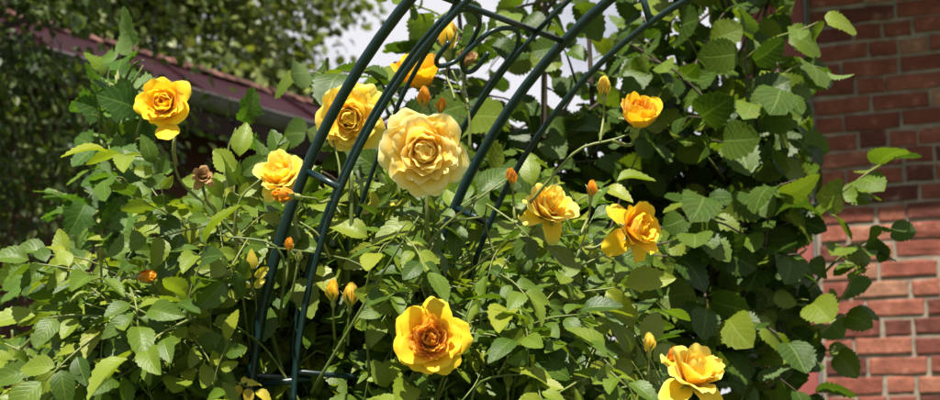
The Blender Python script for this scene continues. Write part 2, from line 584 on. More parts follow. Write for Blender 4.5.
# gutter: a half pipe with a rolled edge, and its brackets
gr = 0.068
gv, gf = [], []
ns = 13
for end in (SH0, SH1):
    for rr in (gr, gr - 0.004):
        for i in range(ns):
            w = PI + PI * i / (ns - 1)
            gv.append(G0 + GD * end + GN * (gr + math.cos(w) * rr) + Z3 * (math.sin(w) * rr - 0.005))
for i in range(ns - 1):
    gf.append((i, i + 1, 2 * ns + i + 1, 2 * ns + i))
    gf.append((ns + i + 1, ns + i, 3 * ns + i, 3 * ns + i + 1))
gut = world_part('gutter', gv, gf, M_ZINC, shed)
v, f = tube_vf([G0 + GD * SH0 + GN * gr * 2, G0 + GD * SH1 + GN * gr * 2], 0.009, 8)
world_part('rolled_edge', v, f, M_ZINC, gut)
t = SH0 + 0.25
while t < SH1:
    bv, bf = [], []
    for e in (0, 0.03):
        for i in range(ns):
            w = PI + PI * i / (ns - 1)
            bv.append(G0 + GD * (t + e) + GN * (gr + math.cos(w) * (gr + 0.004)) + Z3 * (math.sin(w) * (gr + 0.004) - 0.005))
    for i in range(ns - 1):
        bf.append((i, i + 1, ns + i + 1, ns + i))
    world_part('gutter_bracket', bv, bf, M_ZINC, gut)
    t += 0.85
v, f = box_vf(np.array([G0[0], G0[1], 0]) + GD * SH0 - GN * 0.42, GD * (SH1 - SH0), -GN * 0.9, Z3 * (G0[2] - 0.02))
world_part('wall', v, f, M_PLASTER, shed, False)
v, f = box_vf(G0 + GD * SH0 - GN * 0.04 - Z3 * 0.16, GD * (SH1 - SH0), -GN * 0.025, Z3 * 0.14)
world_part('fascia', v, f, M_EAVESHADE, shed, False)


# ------------------------------------------------------------------ leaf shapes (unit length along +Y, blade normal +Z)
def leaf_shape(nu, nv, prof, fold, droop, teeth, tooth_n, pleat, r, twist=0.0):
    """one blade as a grid with toothed margin; prof(v) is the half width"""
    v, uv, f = [], [], []
    for j in range(nv):
        t = j / (nv - 1)
        w = prof(t)
        tooth = teeth * (1 if (j % 2) else -1) if 0 < j < nv - 1 else 0
        for i in range(nu):
            u = -1 + 2 * i / (nu - 1)
            x = u * w * (1 + (tooth if abs(u) > 0.99 else 0))
            y = t - 0.07 * abs(u) * w + (0.02 if abs(u) > 0.99 and (j % 2) else 0)
            z = fold * abs(x) - droop * t * t + 0.03 * math.sin(5 * t + r.random() * 0.3)
            z += pleat * math.sin((t - 0.32 * abs(u)) * 2 * PI * 7) * (0.3 + 0.7 * abs(u)) * w
            z += r.normal() * 0.004
            a = twist * t
            x, z = x * math.cos(a) - z * math.sin(a), x * math.sin(a) + z * math.cos(a)
            v.append((x, y, z)); uv.append((u, t))
    for j in range(nv - 1):
        for i in range(nu - 1):
            f.append((j * nu + i, j * nu + i + 1, (j + 1) * nu + i + 1, (j + 1) * nu + i))
    return np.array(v), f, np.array(uv)


def leaf_set(name, mat, n, seed, fn):
    out = []
    for k in range(n):
        r = np.random.default_rng(seed + k)
        v, f, uv = fn(r)
        out.append((mesh(name, v, f, mat, True, uv=uv), v, f, uv))
    return out


def oval(w, peak=0.42, blunt=0.0):
    def p(t):
        a = t / peak if t < peak else (1 - t) / (1 - peak)
        a = max(a, 0)
        return w * (math.sin(a * PI / 2) ** (0.75 if t < peak else 0.85)) + 0.004
    return p


def rounded(w):
    def p(t):
        q = math.sqrt(max(0.0, 1 - ((t - 0.46) / 0.50) ** 2)) if t < 0.96 else 0.0
        return w * max(q, 0.10 * (1 - t) / 0.1 if t > 0.85 else 0.03) + 0.004
    return p


def lobed(w):
    base = rounded(w)
    def p(t):
        return base(t) * (1 + 0.20 * math.sin(t * PI * 4.6 + 0.4))
    return p


LEAFLET = leaf_set('leaflet', M_ROSELEAF, 8, 100, lambda r: leaf_shape(7, 17, oval(r.uniform(0.25, 0.31), r.uniform(0.36, 0.48)), r.uniform(0.12, 0.60), r.uniform(0.05, 0.36), 0.055, 0, 0.012, r, r.normal() * 0.25))
OLDLEAF = leaf_set('leaflet', M_OLDLEAF, 2, 150, lambda r: leaf_shape(7, 13, oval(0.30), 0.5, 0.35, 0.03, 0, 0.02, r, 0.4))
HAZELLEAF = leaf_set('leaf', M_HAZEL, 8, 200, lambda r: leaf_shape(9, 19, rounded(r.uniform(0.42, 0.50)), r.uniform(-0.1, 0.35), r.uniform(0.1, 0.6), 0.07, 0, 0.06, r, r.normal() * 0.35))
YOUNGLEAF = leaf_set('leaf', M_YOUNG, 6, 300, lambda r: leaf_shape(9, 19, lobed(r.uniform(0.38, 0.46)), r.uniform(-0.1, 0.35), r.uniform(0.1, 0.6), 0.09, 0, 0.06, r, r.normal() * 0.35))
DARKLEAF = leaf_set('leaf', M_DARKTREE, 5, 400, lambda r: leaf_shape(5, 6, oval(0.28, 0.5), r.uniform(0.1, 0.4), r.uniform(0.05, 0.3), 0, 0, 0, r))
TREELEAF = leaf_set('leaf', M_TREE, 5, 500, lambda r: leaf_shape(3, 5, oval(0.36, 0.5), r.uniform(0.1, 0.4), r.uniform(0.1, 0.4), 0, 0, 0, r))


def join_leaves(items, shapes):
    """items: (shape index, 4x4 matrix); -> v, f, uv, rnd"""
    V, F, UV, RN = [], [], [], []
    off = 0
    for si, M in items:
        _, v, f, uv = shapes[si]
        A = np.array(M)
        V.append(v @ A[:3, :3].T + A[:3, 3])
        F.append(np.array(f) + off)
        UV.append(uv)
        RN.append(np.full(len(v), rng.random()))
        off += len(v)
    return np.vstack(V), np.vstack(F), np.vstack(UV), np.concatenate(RN)


def rank_visible(quads, owner, n_owner):
    """how many sight lines of the photograph end on each leaf"""
    V, F = [], []
    for q in quads:
        o = len(V)
        V += q
        F.append((o, o + 1, o + 2, o + 3))
    t = BVHTree.FromPolygons(V, F)
    cnt = np.zeros(n_owner)
    for yy in range(1, 400, 3):
        for xx in range(1, 940, 3):
            d = (CAM_F + CAM_R * ((xx - 470) / FPX) - CAM_U * ((yy - 200) / FPX)).normalized()
            h = t.ray_cast(EYE, d)
            if h[2] is not None:
                cnt[owner[h[2]]] += 1
    return cnt


def blade_quad(M, w=0.36):
    return [M @ Vector(p) for p in ((0, 0, 0), (w, 0.5, 0), (0, 1, 0), (-w, 0.5, 0))]


def plant_leaves(root, items, shapes, n_parts, stuff_name, mat, w=0.36):
    """the leaves that show largest become parts, the rest one mass"""
    cnt = rank_visible([blade_quad(M, w) for _, M in items], list(range(len(items))), len(items))
    order = np.argsort(-cnt)
    keep = [i for i in order[:n_parts] if cnt[i] > 0]
    ks = set(keep)
    for i in keep:
        obj('leaf', shapes[items[i][0]][0], root, items[i][1])
    rest = [items[i] for i in range(len(items)) if i not in ks]
    if rest:
        v, f, uv, rn = join_leaves(rest, shapes)
        o = world_part(stuff_name, v, f, mat, root, True, kind='stuff', uv=uv, attrs={'rnd': ('FLOAT', rn)})
    return len(keep), len(rest)


# ------------------------------------------------------------------ garden arch
HN = Vector((math.sin(math.radians(40)), math.cos(math.radians(40)), 0))      # from the near hoop to the far hoop
HS = Vector((HN.y, -HN.x, 0))                                                  # across the arch
A0 = P(418, -16, 1.95); AZ0 = A0.z
A00 = Vector((A0.x, A0.y, 0))
HL = 0.3013
CS, CZ, RO, RI = 0.372, 1.572, 0.664, 0.581
arch = thing('garden_arch', 'dark green metal rose arch of double hoops with scrolled rods', 'garden arch', A00 + HS * CS + HN * HL / 2)


def hoop_pt(R, q, off=0.0):
    """point of the arch, q = arc position: q<0 up the far-left leg (metres below the springing), then angle"""
    cz = CZ + (0.011 if R < 0.6 else 0.0)
    if q < 0:
        s, z = CS - R, cz + q
    elif q > PI:
        s, z = CS + R, cz - (q - PI)
    else:
        s, z = CS - 0.012 * (R < 0.6) * math.sin(q) - R * math.cos(q), cz + R * math.sin(q)
    return A00 + HS * s + Vector((0, 0, z)) + HN * off


qs = [-CZ - 0.02] + [-CZ + CZ * i / 6 for i in range(1, 6)] + [PI * i / 48 for i in range(49)] + [PI + CZ * i / 6 for i in range(1, 6)] + [PI + CZ + 0.02]
for off in (0, HL):
    v, f = tube_vf([hoop_pt(RO, q, off) for q in qs], 0.0072, 14)
    world_part('outer_hoop', v, f, M_METAL, arch)
    v, f = tube_vf([hoop_pt(RI, q, off) for q in qs], 0.0043, 10)
    world_part('inner_hoop', v, f, M_METAL, arch)


def ang_of(px_, py_, R, off):
    best = min(((proj(hoop_pt(R, q, off))[0] - px_) ** 2 + (proj(hoop_pt(R, q, off))[1] - py_) ** 2, q) for q in [-0.6 + i * 0.01 for i in range(370)])
    return best[1]


q_r1 = ang_of(310, 172, RO, 0)
q_r2 = ang_of(455, 205, RO, HL)
q_r3 = ang_of(618, -6, RO, HL)
q_low = ang_of(243, 377, RO, 0)
q_top = ang_of(562, 40, RO, HL)
rungs = sorted({round(q, 3) for q in [q_r1, q_r2, q_r3 + 0.05]} | {q_r3 + 0.05 + 0.36 * k for k in range(1, 6)} | {-1.3, -0.9, -0.5, q_low - 0.02, PI + 0.2, PI + 0.6, PI + 1.0, PI + 1.35})
for off in (0, HL):
    for q in rungs:
        if q in (round(q_r1, 3), round(q_r2, 3)) and q != round(q_r1 if off == 0 else q_r2, 3):
            continue
        v, f = tube_vf([hoop_pt(RO, q, off), hoop_pt(RI, q, off)], 0.0046, 10)
        world_part('rung', v, f, M_METAL, arch)
crossq = [q_low - 0.9, q_low, q_top, PI - q_top, PI - q_low - 0.25, PI + 0.75]
for q in crossq:
    v, f = tube_vf([hoop_pt(RO, q, 0), hoop_pt(RO, q, HL)], 0.0042, 10)
    world_part('crossbar', v, f, M_METAL, arch)
v, f = tube_vf([hoop_pt(RI, q_low, 0), hoop_pt(RI, q_low, HL)], 0.0036, 10)
world_part('crossbar', v, f, M_METAL, arch)


def ribbon(R, off, q):
    return hoop_pt(R, q, off * HL)


def scroll(q0, q1, flip, R=RO - 0.004, foot=True):
    """a rod along the arch that curls over at its upper end into an open hook and ends in a U at the foot"""
    a = lambda o: o if not flip else 1 - o
    up = q1 - q0
    top = [(0.235, q1 - 0.16), (0.25, q1 - 0.058), (0.28, q1 - 0.03), (0.33, q1 - 0.012), (0.39, q1 - 0.011), (0.455, q1 - 0.026), (0.488, q1 - 0.052), (0.52, q1 - 0.11), (0.555, q1 - 0.132), (0.605, q1 - 0.142), (0.642, q1 - 0.128), (0.645, q1 - 0.085)]
    run = [(0.22, q0 + 0.185), (0.222, q0 + up * 0.4), (0.228, q0 + up * 0.62)]
    lo = [(0.49, q0 + 0.07), (0.44, q0 + 0.022), (0.36, q0 + 0.006), (0.27, q0 + 0.022), (0.225, q0 + 0.065)] if foot else [(0.22, q0)]
    return spline([ribbon(R, a(o), q) for o, q in lo + run + top], 110)


for n_, (qa, qb) in enumerate(((q_low, q_top), (q_top, PI - q_top), (PI - q_top, PI - q_low - 0.25))):
    for flip in (False, True):
        if n_ == 1:
            pts = [ribbon(RO - 0.003, 0.78 if flip else 0.22, qa + (qb - qa) * i / 24) for i in range(25)]
        else:
            pts = scroll(qa, qb, flip, RO - (0.004 if flip else -0.0035))
        v, f = tube_vf(pts, 0.0034, 8)
        world_part('scroll_rod' if n_ != 1 else 'straight_rod', v, f, M_METAL, arch)
        if n_ == 1:
            continue
        if flip:
            pts = [ribbon(RO - 0.002, 0.79, qa + (qb - qa) * i / 24) for i in range(25)]
        else:
            u_ = (qb - qa) / 0.86
            pts = spline([ribbon(RO - 0.002, o, q) for o, q in ((0.57, qa + 0.01), (0.49, qa + 0.07 * u_), (0.44, qa + 0.195 * u_), (0.40, qa + 0.325 * u_), (0.32, qa + 0.615 * u_), (0.23, qb))], 40)
        v, f = tube_vf(pts, 0.0034, 8)
        world_part('long_rod', v, f, M_METAL, arch)

# ------------------------------------------------------------------ trees behind
def tree(name, label, base, trunk_h, crown_c, crown_r, n_leaf, leaf, shapes, mat, n_parts, seed, group=None, n_limb=14, clump=0.28, n_clump=240, gap=None):
    global rng
    r = np.random.default_rng(seed)
    root = thing(name, label, 'tree', base, group)
    base, cc = Vector(base), Vector(crown_c)
    top = cc + Vector((0, 0, crown_r[2] * 0.6))
    pts = spline([base, base.lerp(top, 0.3) + Vector((r.normal() * .1, r.normal() * .1, 0)), base.lerp(top, 0.65) + Vector((r.normal() * .15, r.normal() * .15, 0)), top], 14)
    R0 = 0.045 * trunk_h
    v, f = tube_vf(pts, [R0 * (1 - 0.85 * i / 13) for i in range(14)], 10)
    world_part('trunk', v, f, M_TRUNK, root)
    tips = []
    for k in range(n_limb):
        s = pts[3 + int(9 * k / n_limb)]
        d = Vector(r.normal(size=3)); d.z = abs(d.z) * 0.5 + 0.1; d.normalize()
        e = cc + Vector((d.x * crown_r[0], d.y * crown_r[1], (d.z - 0.25) * crown_r[2])) * r.uniform(0.65, 0.95)
        mid = s.lerp(e, 0.5) + Vector((0, 0, 0.1 * crown_r[2])) + Vector(r.normal(size=3)) * 0.08 * crown_r[0]
        lp = spline([s, mid, e], 10)
        v, f = tube_vf(lp, [R0 * 0.35 * (1 - 0.9 * i / 9) + 0.004 for i in range(10)], 6)
        limb = world_part('limb', v, f, M_TRUNK, root)
        tips += lp[3:]
    # clump centres in the crown's volume, along limbs and at random near the shell
    cl = [Vector(t) + Vector(r.normal(size=3)) * 0.12 * crown_r[0] for t in tips]
    while len(cl) < n_clump:
        d = Vector(r.normal(size=3)).normalized() * r.uniform(0.35, 1.0) ** 0.5
        q = cc + Vector((d.x * crown_r[0], d.y * crown_r[1], d.z * crown_r[2]))
        if noise.noise(q * (2.2 / crown_r[0])) > -0.12:
            cl.append(q)
    items = []
    per = n_leaf // len(cl)
    for c in cl:
        for _ in range(per):
            p = c + Vector(r.normal(size=3)) * clump
            if gap and r.random() < 0.8 and gap(*proj(p)[:2]):
                continue
            out = (p - cc); out.z *= 0.5
            if out.length > 0:
                out.normalize()
            nrm = Vector((0, 0, 0.8)) + out * 0.5 + Vector(r.normal(size=3)) * 0.45
            y = out + Vector(r.normal(size=3)) * 0.7 + Vector((0, 0, -0.3))
            items.append((int(r.integers(len(shapes))), frame(p, y, nrm, leaf * r.uniform(0.7, 1.25))))
    if n_parts:
        plant_leaves(root, items, shapes, n_parts, 'crown', mat, 0.28)
    else:
        v, f, uv, rn = join_leaves(items, shapes)
        world_part('crown', v, f, mat, root, True, kind='stuff', uv=uv, attrs={'rnd': ('FLOAT', rn)})
    return root


q = P(150, 30, 15)
tree('broadleaf_tree', 'tall sunlit tree with airy olive crown beyond the shed roof', (q.x, q.y, 0), 5, (q.x - 0.6, q.y, q.z - 0.1), (2.6, 2.4, 2.5), 32000, 0.105, TREELEAF, M_TREE, 0, 5, clump=0.2, n_clump=170)
q = P(-60, 120, 6.2)
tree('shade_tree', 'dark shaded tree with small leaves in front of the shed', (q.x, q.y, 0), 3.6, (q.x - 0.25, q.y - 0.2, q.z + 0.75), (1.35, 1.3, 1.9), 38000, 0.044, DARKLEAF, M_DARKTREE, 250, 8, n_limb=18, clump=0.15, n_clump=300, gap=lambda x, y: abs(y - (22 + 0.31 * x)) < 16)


# ------------------------------------------------------------------ leafy shrubs
def shrub(name, label, cat, stems, shapes, mat, bark, leafsize, n_parts, seed, branches, spacing=0.05, extra=(), spread=(0.18, 0.42), clip=None, face=0.55, r0=0.012, keep=lambda x, y, d: 1.0, low=0.42):
    """stems: paths of points; branches: how many from each stem; extra: hand-set twigs ((x,y,d), ..., leaf scale)"""
    r = np.random.default_rng(seed)
    base = stems[0][0]
    root = thing(name, label, cat, base)
    items = []

    def twig(path, r1, part='branch', leafy=1.0, size=1.0, skip=0.15, free=False):
        if clip and not free:
            ok = 0
            while ok < len(path) and clip(*proj(path[ok]), r):
                ok += 1
            if ok < 4:
                return path
            path = path[:ok]
            if r.random() > keep(*proj(path[-1])):
                return path
        n = len(path)
        v, f = tube_vf(path, [r1 * (1 - 0.75 * i / (n - 1)) for i in range(n)], 6)
        tw = world_part(part, v, f, M_SHOOT if free else bark, root)
        L = sum((path[i + 1] - path[i]).length for i in range(n - 1))
        m = max(2, int(L / spacing * leafy))
        side = r.random() < 0.5
        for k in range(m + 1):
            tt = skip + (1 - skip) * k / m
            i = min(int(tt * (n - 1)), n - 2)
            p = path[i].lerp(path[i + 1], tt * (n - 1) - i)
            t = (path[i + 1] - path[i]).normalized()
            lat = t.cross(Vector((0, 0, 1)))
            if lat.length < 0.2:
                lat = Vector((r.normal(), r.normal(), 0))
            lat.normalize()
            side = not side
            dirn = lat * (1 if side else -1) * r.uniform(0.5, 1.1) + t * r.uniform(0.3, 0.8) + Vector((0, 0, r.uniform(-0.55, 0.15)))
            if k == m:
                dirn = t + Vector((0, 0, -0.35))
            dirn = dirn.normalized()
            toc = (EYE - p); toc.z = 0; toc.normalize()
            nrm = Vector((0, 0, 0.75)) + toc * face + Vector(r.normal(size=3)) * 0.6
            sz = leafsize * size * r.uniform(0.65, 1.2)
            st = p + dirn * 0.015 * sz / leafsize
            if not free and clip and not clip(*proj(st + dirn * sz * 0.3), r):
                continue
            items.append((int(r.integers(len(shapes))), frame(st, dirn, nrm, sz)))
        return path

    for s, nb in zip(stems, branches):
        path = spline(s, 26)
        v, f = tube_vf(path, [r0 * (1 - 0.7 * i / 25) for i in range(26)], 8)
        world_part('stem', v, f, bark, root)
        for b in range(nb):
            tt = low + (1 - low) * (b + r.random()) / nb
            i = min(int(tt * 25), 24)
            p = path[i]
            az = r.uniform(0, 2 * PI)
            L = r.uniform(*spread)
            d = Vector((math.cos(az), math.sin(az), r.uniform(0.15, 0.8))).normalized()
            e = p + d * L
            mid = p.lerp(e, 0.55) + Vector((0, 0, 0.12 * L))
            bp = spline([p, mid, e + Vector((0, 0, -0.08 * L))], 9)
            twig(bp, 0.0042)
            if r.random() < 0.75:
                d2 = (d + Vector(r.normal(size=3)) * 0.6).normalized()
                twig(spline([bp[4], bp[4] + d2 * L * 0.35, bp[4] + d2 * L * 0.6 + Vector((0, 0, -0.03))], 7), 0.003)
        twig(path[17:], 0.004, 'twig', 0.9)
    for ctrl, size, leafy in extra:
        twig(spline([P(*c) for c in ctrl], 12), 0.0032, 'branch', leafy, size, 0.25, True)
    res = plant_leaves(root, items, shapes, n_parts, 'foliage', mat, 0.4)
    print(name, 'leaves', len(items), res)
    return root


def gnd(x, d):
    p = P(x, 400, d)
    return Vector((p.x, p.y, 0))


def clip_right(x, y, d, r):
    if x < 600:
        return y > 235 and x > 545
    return x < 795 + 0.13 * max(0, y - 150)


shrub('hazel_shrub', 'tall hazel shrub with round toothed leaves in front of the red corner board', 'shrub',
      [[gnd(735, 3.1), P(733, 300, 3.1), P(732, 150, 3.1), P(728, -60, 3.1)],
       [gnd(745, 3.3), P(742, 320, 3.3), P(741, 180, 3.3), P(775, -50, 3.2)],
       [gnd(690, 3.4), P(680, 350, 3.4), P(665, 200, 3.3), P(650, -30, 3.3)],
       [gnd(770, 3.0), P(775, 380, 3.0), P(790, 250, 2.95), P(775, 110, 2.9)],
       [gnd(640, 3.2), P(630, 420, 3.2), P(615, 330, 3.2), P(610, 250, 3.1)],
       [gnd(720, 2.8), P(715, 430, 2.8), P(705, 340, 2.8), P(720, 220, 2.8)]],
      HAZELLEAF, M_HAZEL, M_BARK, 0.060, 300, 31, [40, 36, 36, 38, 26, 34], spacing=0.036, clip=clip_right, low=0.24, keep=lambda x, y, d: (0.68 if x > 620 else 0.7) if y < 190 and x < 765 else 1.0,
      extra=[([(790, 260, 2.9), (822, 212, 2.85), (850, 186, 2.8), (880, 164, 2.8)], 1.05, 1.3),
             ([(800, 300, 2.9), (835, 262, 2.85), (868, 240, 2.8), (885, 232, 2.8)], 0.85, 1.2),
             ([(800, 330, 2.9), (840, 300, 2.85), (855, 270, 2.85), (865, 252, 2.8)], 0.8, 1.1),
             ([(790, 340, 2.95), (820, 330, 2.9), (838, 318, 2.9), (850, 312, 2.9)], 0.85, 1.0),
             ([(790, 360, 2.95), (815, 352, 2.95), (830, 350, 2.9), (842, 352, 2.9)], 0.85, 1.0),
             ([(780, 310, 2.8), (795, 300, 2.7), (808, 300, 2.65)], 0.95, 0.5),
             ([(720, 470, 2.75), (735, 420, 2.7), (745, 385, 2.7), (742, 355, 2.7)], 1.1, 1.5),
             ([(730, 470, 2.85), (715, 420, 2.8), (708, 375, 2.8), (722, 345, 2.8)], 1.1, 1.5),
             ([(740, 470, 2.85), (765, 425, 2.8), (772, 395, 2.8), (790, 375, 2.8)], 1.1, 1.5),
             ([(700, 470, 2.95), (690, 420, 2.9), (680, 380, 2.9), (660, 350, 2.9)], 1.1, 1.5),
             ([(760, 480, 2.9), (790, 430, 2.85), (795, 408, 2.85), (808, 395, 2.85)], 0.9, 1.2),
             ([(725, 110, 3.1), (705, 70, 3.05), (692, 45, 3.0), (680, 25, 3.0)], 1.35, 1.0),
             ([(660, 130, 3.2), (645, 90, 3.15), (640, 60, 3.1), (652, 35, 3.1)], 1.1, 1.2),
             ([(725, 180, 3.0), (700, 150, 2.95), (676, 140, 2.9), (655, 150, 2.9)], 1.2, 1.2),
             ([(745, 60, 3.0), (770, 40, 2.9), (800, 30, 2.85), (818, 22, 2.85)], 1.0, 0.8),
             ([(745, 100, 3.0), (775, 80, 2.9), (800, 65, 2.85), (822, 68, 2.85)], 1.05, 0.9),
             ([(750, 170, 3.0), (775, 150, 2.9), (795, 140, 2.85), (808, 150, 2.85)], 1.05, 0.9)])


def clip_back(x, y, d, r):
    if x > 600 or x < 296:
        return y > 90 and x > 500
    if x < 385 and y < 62:
        return False
    return not (y < 40 and x < 400)


shrub('hazel_bush', 'slender hazel bush whose leaves show through the arch hoops against the sky', 'shrub',
      [[gnd(545, 2.95), P(545, 300, 2.95), P(544, 120, 2.95), P(546, -50, 2.95)],
       [gnd(480, 3.1), P(478, 320, 3.1), P(470, 160, 3.1), P(455, -40, 3.1)],
       [gnd(600, 3.1), P(600, 320, 3.1), P(596, 180, 3.1), P(585, -40, 3.1)],
       [gnd(400, 3.0), P(395, 330, 3.0), P(380, 200, 3.0), P(345, 95, 2.95)],
       [gnd(440, 2.75), P(440, 430, 2.75), P(430, 300, 2.8), P(420, 150, 2.8)],
       [gnd(520, 2.7), P(520, 430, 2.7), P(530, 320, 2.75), P(540, 200, 2.8)]],
      HAZELLEAF, M_HAZEL, M_BARK, 0.060, 200, 57, [20, 17, 19, 13, 18, 20], spacing=0.04, clip=clip_back, low=0.3, keep=lambda x, y, d: 0.6 if y < 130 else 1.0,
      extra=[([(370, 150, 2.9), (345, 100, 2.9), (322, 75, 2.9), (308, 72, 2.9)], 0.95, 1.0),
             ([(440, 120, 2.9), (420, 70, 2.9), (410, 40, 2.9), (415, 15, 2.9)], 0.9, 1.0),
             ([(470, 40, 2.9), (440, 15, 2.9), (415, 5, 2.9), (395, -5, 2.9)], 0.9, 0.9)])


def clip_left(x, y, d, r):
    if y < 55 or x > 250:
        return False
    if y < 190:
        return 88 < x < 150
    if y < 260:
        return 50 < x < 160
    return x > 15


shrub('leafy_bush', 'bright green lobed-leaf bush growing beside the dark tree', 'shrub',
      [[gnd(125, 2.7), P(122, 300, 2.7), P(118, 180, 2.7), P(116, 75, 2.7)],
       [gnd(100, 2.8), P(95, 330, 2.8), P(95, 230, 2.8), P(70, 200, 2.8)],
       [gnd(60, 2.8), P(55, 400, 2.8), P(48, 320, 2.8), P(35, 270, 2.8)],
       [gnd(150, 2.6), P(148, 380, 2.6), P(145, 280, 2.6), P(140, 200, 2.6)],
       [gnd(190, 2.7), P(195, 400, 2.7), P(205, 300, 2.7), P(215, 210, 2.7)],
       [gnd(20, 3.0), P(15, 430, 3.0), P(15, 370, 3.0), P(12, 330, 3.0)]],
      YOUNGLEAF, M_YOUNG, M_SHOOT, 0.058, 200, 77, [30, 8, 8, 10, 7, 5], clip=clip_left, spread=(0.10, 0.24), r0=0.007,
      extra=[([(120, 130, 2.7), (113, 95, 2.65), (108, 78, 2.65), (112, 62, 2.65)], 1.1, 1.0),
             ([(205, 260, 2.5), (222, 190, 2.4), (228, 150, 2.4), (236, 128, 2.4)], 0.9, 0.7)])

# ------------------------------------------------------------------ climbing rose
rose = thing('climbing_rose', 'climbing rose with yellow double blooms growing over the metal arch', 'rose bush', gnd(380, 2.2))
leaf_jobs = []            # (matrix, scale, old)


def rose_leaf_variant(seed):
    r = np.random.default_rng(seed)
    pet, L = 0.030, 0.075
    pts = spline([Vector((0, 0, 0)), Vector((r.normal() * .002, L * 0.5, 0.003)), Vector((0, L, -0.004))], 6)
    v, f = tube_vf(pts, [0.0013, 0.0012, 0.0011, 0.001, 0.0009, 0.0008], 5)
    me = mesh('leaf', v, f, M_SHOOT)
    parts = []
    def put(y, ang, s, tilt):
        base = Vector((0, y, 0))
        d = Vector((math.sin(ang), math.cos(ang), r.normal() * 0.12 - 0.12))
        nrm = Vector((-math.sin(ang) * tilt + r.normal() * 0.18, r.normal() * 0.18, 1))
        parts.append((int(r.integers(len(LEAFLET))), frame(base + d * 0.004, d, nrm, s)))
    put(L, r.normal() * 0.12, r.uniform(0.045, 0.054), 0)
    for y, s in ((0.056, 0.042), (0.032, 0.033)):
        for sg in (-1, 1):
            put(y + r.normal() * 0.002, sg * r.uniform(0.85, 1.15), s * r.uniform(0.88, 1.1), r.uniform(-0.1, 0.35))
    return me, parts


RLV = [rose_leaf_variant(900 + k) for k in range(9)]


def rose_shoot(path, r1, spacing=0.042, start=0.1, size=1.0, name='cane', mat=None, end=1.0, face=0.45, old=0.006):
    n = len(path)
    v, f = tube_vf(path, [r1 * (1 - 0.55 * i / (n - 1)) for i in range(n)], 7)
    world_part(name, v, f, mat or M_CANE, rose)
    L = sum((path[i + 1] - path[i]).length for i in range(n - 1))
    m = max(1, int(L * (end - start) / spacing))
    az = rng.uniform(0, 2 * PI)
    for k in range(m + 1):
        tt = start + (end - start) * k / m
        i = min(int(tt * (n - 1)), n - 2)
        p = path[i].lerp(path[i + 1], tt * (n - 1) - i)
        t = (path[i + 1] - path[i]).normalized()
        a = t.orthogonal().normalized()
        b = t.cross(a)
        az += 2.4
        out = a * math.cos(az) + b * math.sin(az)
        d = out * rng.uniform(0.7, 1.1) + t * rng.uniform(0.1, 0.6) + Vector((0, 0, rng.uniform(-0.35, 0.25)))
        toc = (EYE - p); toc.z = 0; toc.normalize()
        nrm = Vector((0, 0, 0.8)) + toc * face + rvec() * 0.7
        leaf_jobs.append((int(rng.integers(len(RLV))), frame(p, d, nrm, size * rng.uniform(0.75, 1.2)), rng.random() < old))


# main canes from the ground, trained along the arch
for ctrl in ([gnd(330, 2.15), P(320, 520, 2.12), P(290, 400, 2.12), P(262, 300, 2.08), P(240, 235, 2.05)],
             [gnd(360, 2.2), P(370, 520, 2.15), P(390, 400, 2.12), P(400, 300, 2.1), P(420, 220, 2.08)],
             [gnd(400, 2.25), P(450, 520, 2.2), P(480, 400, 2.2), P(500, 310, 2.18), P(545, 240, 2.15)],
             [gnd(340, 2.1), P(250, 500, 2.0), P(200, 380, 1.98), P(160, 330, 1.95), P(112, 285, 1.93)],
             [gnd(420, 2.3), P(500, 520, 2.1), P(510, 395, 2.05), P(545, 320, 2.03), P(580, 250, 2.0)],
             [gnd(430, 2.3), P(560, 560, 2.1), P(600, 470, 2.05), P(640, 420, 2.0), P(665, 390, 1.98)],
             [gnd(350, 2.2), P(330, 540, 2.2), P(340, 380, 2.15), P(350, 260, 2.1), P(352, 170, 2.1)]):
    rose_shoot(spline(ctrl, 30), 0.0055, spacing=0.05, start=0.72)

BLOOMS = [(425, 152, 44, 1.90), (430, 342, 38, 1.86), (167, 108, 30, 1.93), (350, 116, 34, 2.13), (287, 180, 24, 2.09), (423, 75, 24, 2.12), (637, 113, 24, 1.95), (632, 230, 32, 1.97), (546, 210, 24, 2.0), (692, 380, 32, 1.92),
          (138, 277, 10, 1.93), (649, 351, 10, 1.92), (672, 363, 10, 1.95), (293, 196, 14, 1.93), (604, 95, 10, 1.96), (448, 49, 12, 2.12), (333, 299, 10, 1.97), (424, 104, 10, 1.96), (101, 260, 8, 1.93), (591, 195, 8, 2.02), (512, 183, 8, 2.02), (203, 179, 12, 1.96), (350, 304, 8, 2.0), (508, 386, 8, 1.93)]
# leafy side shoots filling the plant's volume: tip, length and direction
def in_rose(x, y, r):
    top = np.interp(x, [0, 40, 90, 130, 200, 250, 300, 340, 400, 450, 500, 560, 600, 625, 650, 690, 720],
                    [390, 310, 255, 235, 205, 190, 200, 215, 200, 190, 185, 165, 225, 345, 380, 392, 410])
    return y > top


